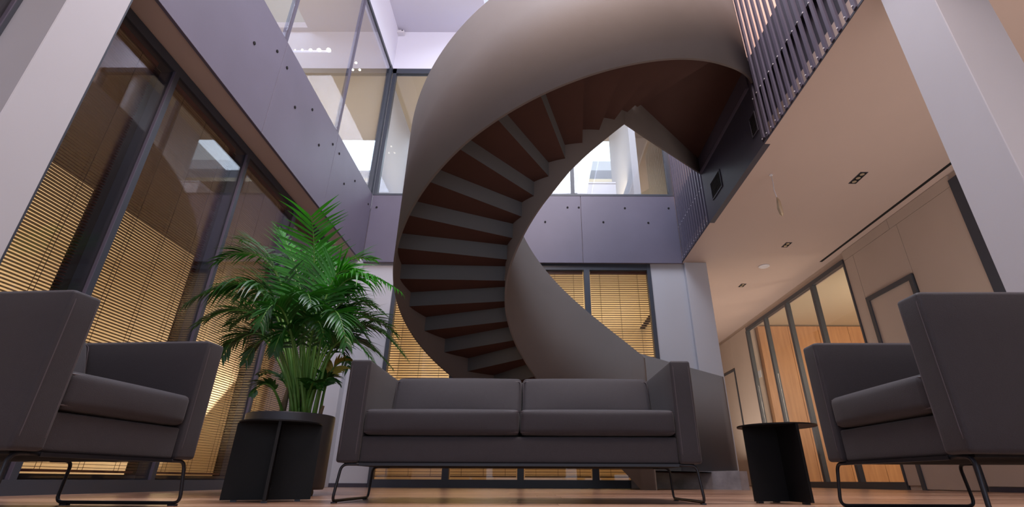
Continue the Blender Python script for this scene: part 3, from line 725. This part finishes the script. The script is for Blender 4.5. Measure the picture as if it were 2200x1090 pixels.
# (base offset, control 1, control 2, tip) in image terms at given depths; length of leaflets, droop
F = [
 ((655, 1), (668, 700, 0), (684, 560, .22), (668, 470, -.10), .48, .30, 24, .38),
 ((640, 0), (645, 640, .0), (590, 500, .0), (470, 565, -.10), .30, 1.0, 26, .45),
 ((640, 0), (610, 640, -.1), (560, 560, -.25), (408, 655, -.40), .30, 2.6, 30, .40),
 ((660, 0), (680, 640, .05), (740, 540, .0), (858, 628, -.1), .24, 2.4, 28, .45),
 ((670, 0), (700, 720, .1), (780, 640, .15), (872, 770, .10), .24, 1.0, 24, .5),
 ((650, 0), (610, 720, -.2), (560, 620, -.3), (430, 700, -.40), .26, 1.0, 24, .45),
 ((660, 0), (690, 620, .2), (720, 540, .35), (800, 560, .5), .28, .7, 24, .45),
 ((640, 0), (620, 620, .2), (590, 520, .35), (520, 520, .4), .28, .6, 24, .4),
 ((665, 0), (690, 700, -.1), (720, 600, -.25), (745, 740, -.4), .26, 1.2, 22, .45),
 ((650, 0), (640, 700, -.2), (600, 600, -.3), (560, 700, -.45), .26, 1.2, 22, .4),
 ((660, 0), (700, 700, .1), (780, 640, .2), (850, 720, .3), .26, .9, 24, .4),
 ((640, 0), (600, 740, .0), (540, 660, .1), (480, 770, .1), .24, 1.0, 22, .45),
 ((655, 0), (660, 640, .1), (640, 560, .2), (600, 500, .25), .30, .4, 24, .4),
 ((660, 0), (690, 640, .0), (710, 560, .0), (770, 590, .0), .28, .8, 24, .4),
 ((650, 0), (610, 680, .1), (540, 620, .2), (490, 640, .3), .26, .7, 22, .4),
 ((668, 0), (700, 740, .0), (740, 680, -.1), (810, 790, -.1), .22, 1.0, 20, .45),
 ((650, 0), (650, 660, .3), (670, 570, .4), (700, 530, .5), .28, .5, 22, .4),
 ((660, 0), (680, 700, .2), (730, 640, .4), (800, 660, .5), .26, .7, 22, .4),
 ((645, 0), (630, 700, .2), (590, 620, .4), (540, 620, .5), .26, .7, 22, .4),
 ((655, 0), (650, 680, -.1), (655, 590, -.25), (670, 660, -.40), .26, 1.0, 22, .4),
 ((670, 0), (710, 720, .0), (750, 660, .0), (790, 730, .0), .24, .9, 20, .4),
 ((645, 0), (620, 660, .0), (575, 570, .0), (520, 640, -.1), .28, 1.0, 22, .4),
 ((662, 0), (690, 660, .2), (740, 600, .3), (830, 680, .3), .26, .9, 22, .4),
 ((655, 0), (665, 660, .0), (700, 580, .1), (750, 640, .1), .28, .9, 22, .4),
 ((648, 0), (640, 700, .1), (610, 620, .1), (580, 660, .1), .26, .9, 22, .4),
 ((655, 0), (650, 700, .15), (640, 600, .3), (620, 560, .35), .30, .6, 24, .4),
 ((665, 0), (680, 720, .1), (700, 650, .2), (740, 680, .25), .26, .8, 22, .4),
 ((640, 0), (615, 740, -.1), (570, 690, -.15), (510, 740, -.2), .24, .9, 22, .4),
 ((650, 0), (630, 740, .1), (580, 680, .1), (530, 780, .1), .24, 1.0, 20, .35),
 ((655, 0), (645, 740, -.1), (620, 660, -.2), (590, 760, -.3), .22, 1.2, 20, .4),
 ((665, 0), (690, 740, .1), (720, 680, .15), (750, 790, .1), .24, 1.0, 20, .35),
 ((670, 0), (700, 740, .1), (760, 690, .1), (840, 790, .1), .22, 1.0, 20, .4),
 ((660, 0), (680, 700, .2), (740, 640, .3), (820, 700, .35), .26, .8, 22, .35),
 ((660, 0), (665, 720, -.05), (680, 640, -.15), (700, 740, -.3), .24, 1.2, 20, .35),
 ((650, 0), (620, 700, .2), (560, 640, .3), (500, 700, .35), .26, .8, 22, .35),
 ((655, 0), (650, 700, .2), (640, 620, .3), (620, 640, .4), .28, .7, 22, .3),
 ((660, 0), (670, 700, .2), (700, 620, .3), (760, 600, .4), .28, .7, 22, .3),
]
for i, (b, c1, c2, tip, L, dr, n, stt) in enumerate(F):
    bu = b[0]; base_ = px(bu-8+16*random.random(), 893, -0.08+0.16*random.random()); base_.z = 0.45
    frond([base_, px(*c1), px(*c2), px(*tip)], L*1.1, start=stt, n=n, droop=dr, seed=i, upv=0.35 if i == 0 else 0.15, m='palm_bright' if i in (0, 3, 6, 12, 13, 16) else 'palm',
          f0=0.42 if i == 0 else 0.55, f1=0.25 if i == 0 else 0.5)
# short basal fronds
for i, (bu, c1, c2, tip) in enumerate([(615, (600, 850, -.1), (580, 800, -.15), (545, 850, -.2)), (625, (640, 840, 0), (600, 790, 0), (560, 810, .1)), (680, (690, 840, 0), (700, 790, 0), (730, 830, 0)),
                                       (690, (700, 830, .1), (710, 770, .1), (760, 780, .1)), (655, (670, 850, 0), (670, 800, -.1), (690, 840, -.2))]):
    base_ = px(bu, 893, 0); base_.z = 0.45
    frond([base_, px(*c1), px(*c2), px(*tip)], 0.13, start=0.45, n=12, droop=0.9, seed=50+i, wid=0.010, m='palm' if i != 3 else 'palm_old')
for i, (u, h) in enumerate(((608, .22), (628, .10), (640, .12), (690, .08))):
    bm = bmesh.new(); p = px(u, 893, 0); p.z = 0.45; p -= OFF
    add_tube(bm, [p, p+Vector((0.004, 0, h*0.5)), p+Vector((0.012, 0, h))], [0.022 if i == 0 else 0.014, 0.018 if i == 0 else 0.012, 0.010], 10)
    obj('trunk', bm, 'trunk', palm, smooth=True)

# ------------------------------------------------------------------ ceiling fittings
def spot(x, y, n, label):
    t = empty('recessed_spotlight', (x, y, ZC), 0, label, 'spotlight')
    L = 0.075*n
    obj('trim_frame', boxes([(-0.045, 0.045, -L/2-0.006, -L/2, -0.004, 0.01), (-0.045, 0.045, L/2, L/2+0.006, -0.004, 0.01), (-0.045, -0.038, -L/2, L/2, -0.004, 0.01), (0.038, 0.045, -L/2, L/2, -0.004, 0.01)]), 'dark', t)
    obj('recess', bx(-0.038, 0.038, -L/2, L/2, -0.002, 0.006), 'black', t)
    for k in range(n):
        bm = bmesh.new(); add_disc(bm, (0, -L/2+0.0375+k*0.075), 0.024, -0.006, -0.001, 14); obj('reflector', bm, 'brass', t)
spot(3.76, 4.765, 3, 'triple recessed spotlight in the pink-lit ceiling nearest the right column')
spot(3.77, 6.536, 2, 'small recessed spotlight in the ceiling between the triple spot and the smoke detector')
spot(3.76, 8.20, 2, 'recessed spotlight furthest down the corridor ceiling')
t = empty('smoke_detector', (3.775, 7.33, ZC), 0, 'round white smoke detector on the corridor ceiling', 'detector')
bm = bmesh.new(); add_disc(bm, (0, 0), 0.055, -0.025, -0.012, 24, 0.08); obj('sensor_head', bm, 'white_plastic', t)
bm = bmesh.new(); add_disc(bm, (0, 0), 0.085, -0.012, 0, 24); obj('mounting_ring', bm, 'white_plastic', t)
t = empty('hanging_cable', (2.728, 4.711, ZC), 0, 'loose lamp cable with wrapped plastic end hanging from the ceiling', 'cable')
bm = bmesh.new(); add_tube(bm, [(0, 0, 0), (0.004, 0, -0.1), (-0.006, 0, -0.2), (0.008, 0, -0.32)], 0.005, 6); obj('cable', bm, 'white_plastic', t, smooth=True)
bm = bmesh.new(); add_tube(bm, [(0.008, 0, -0.30), (0.014, 0, -0.36), (0.010, 0, -0.44), (0.016, 0, -0.51), (0.02, 0, -0.545)], [0.006, 0.022, 0.026, 0.022, 0.004], 9); obj('wrapped_socket', bm, 'brass', t)
bm = bmesh.new(); add_disc(bm, (0, 0), 0.02, -0.01, 0, 12); obj('ceiling_cup', bm, 'white_plastic', t)
p = at(858, 71, YB-0.06)
t = empty('motion_sensor', tuple(p), 0, 'small white sensor in the top corner where the upper white walls meet', 'sensor')
obj('housing', bevel(bx(-0.07, 0.07, -0.04, 0.06, -0.05, 0.02), 0.012, 2), 'white_plastic', t)
obj('lens', bx(0.02, 0.05, -0.045, -0.041, -0.012, 0.008), 'dark', t)
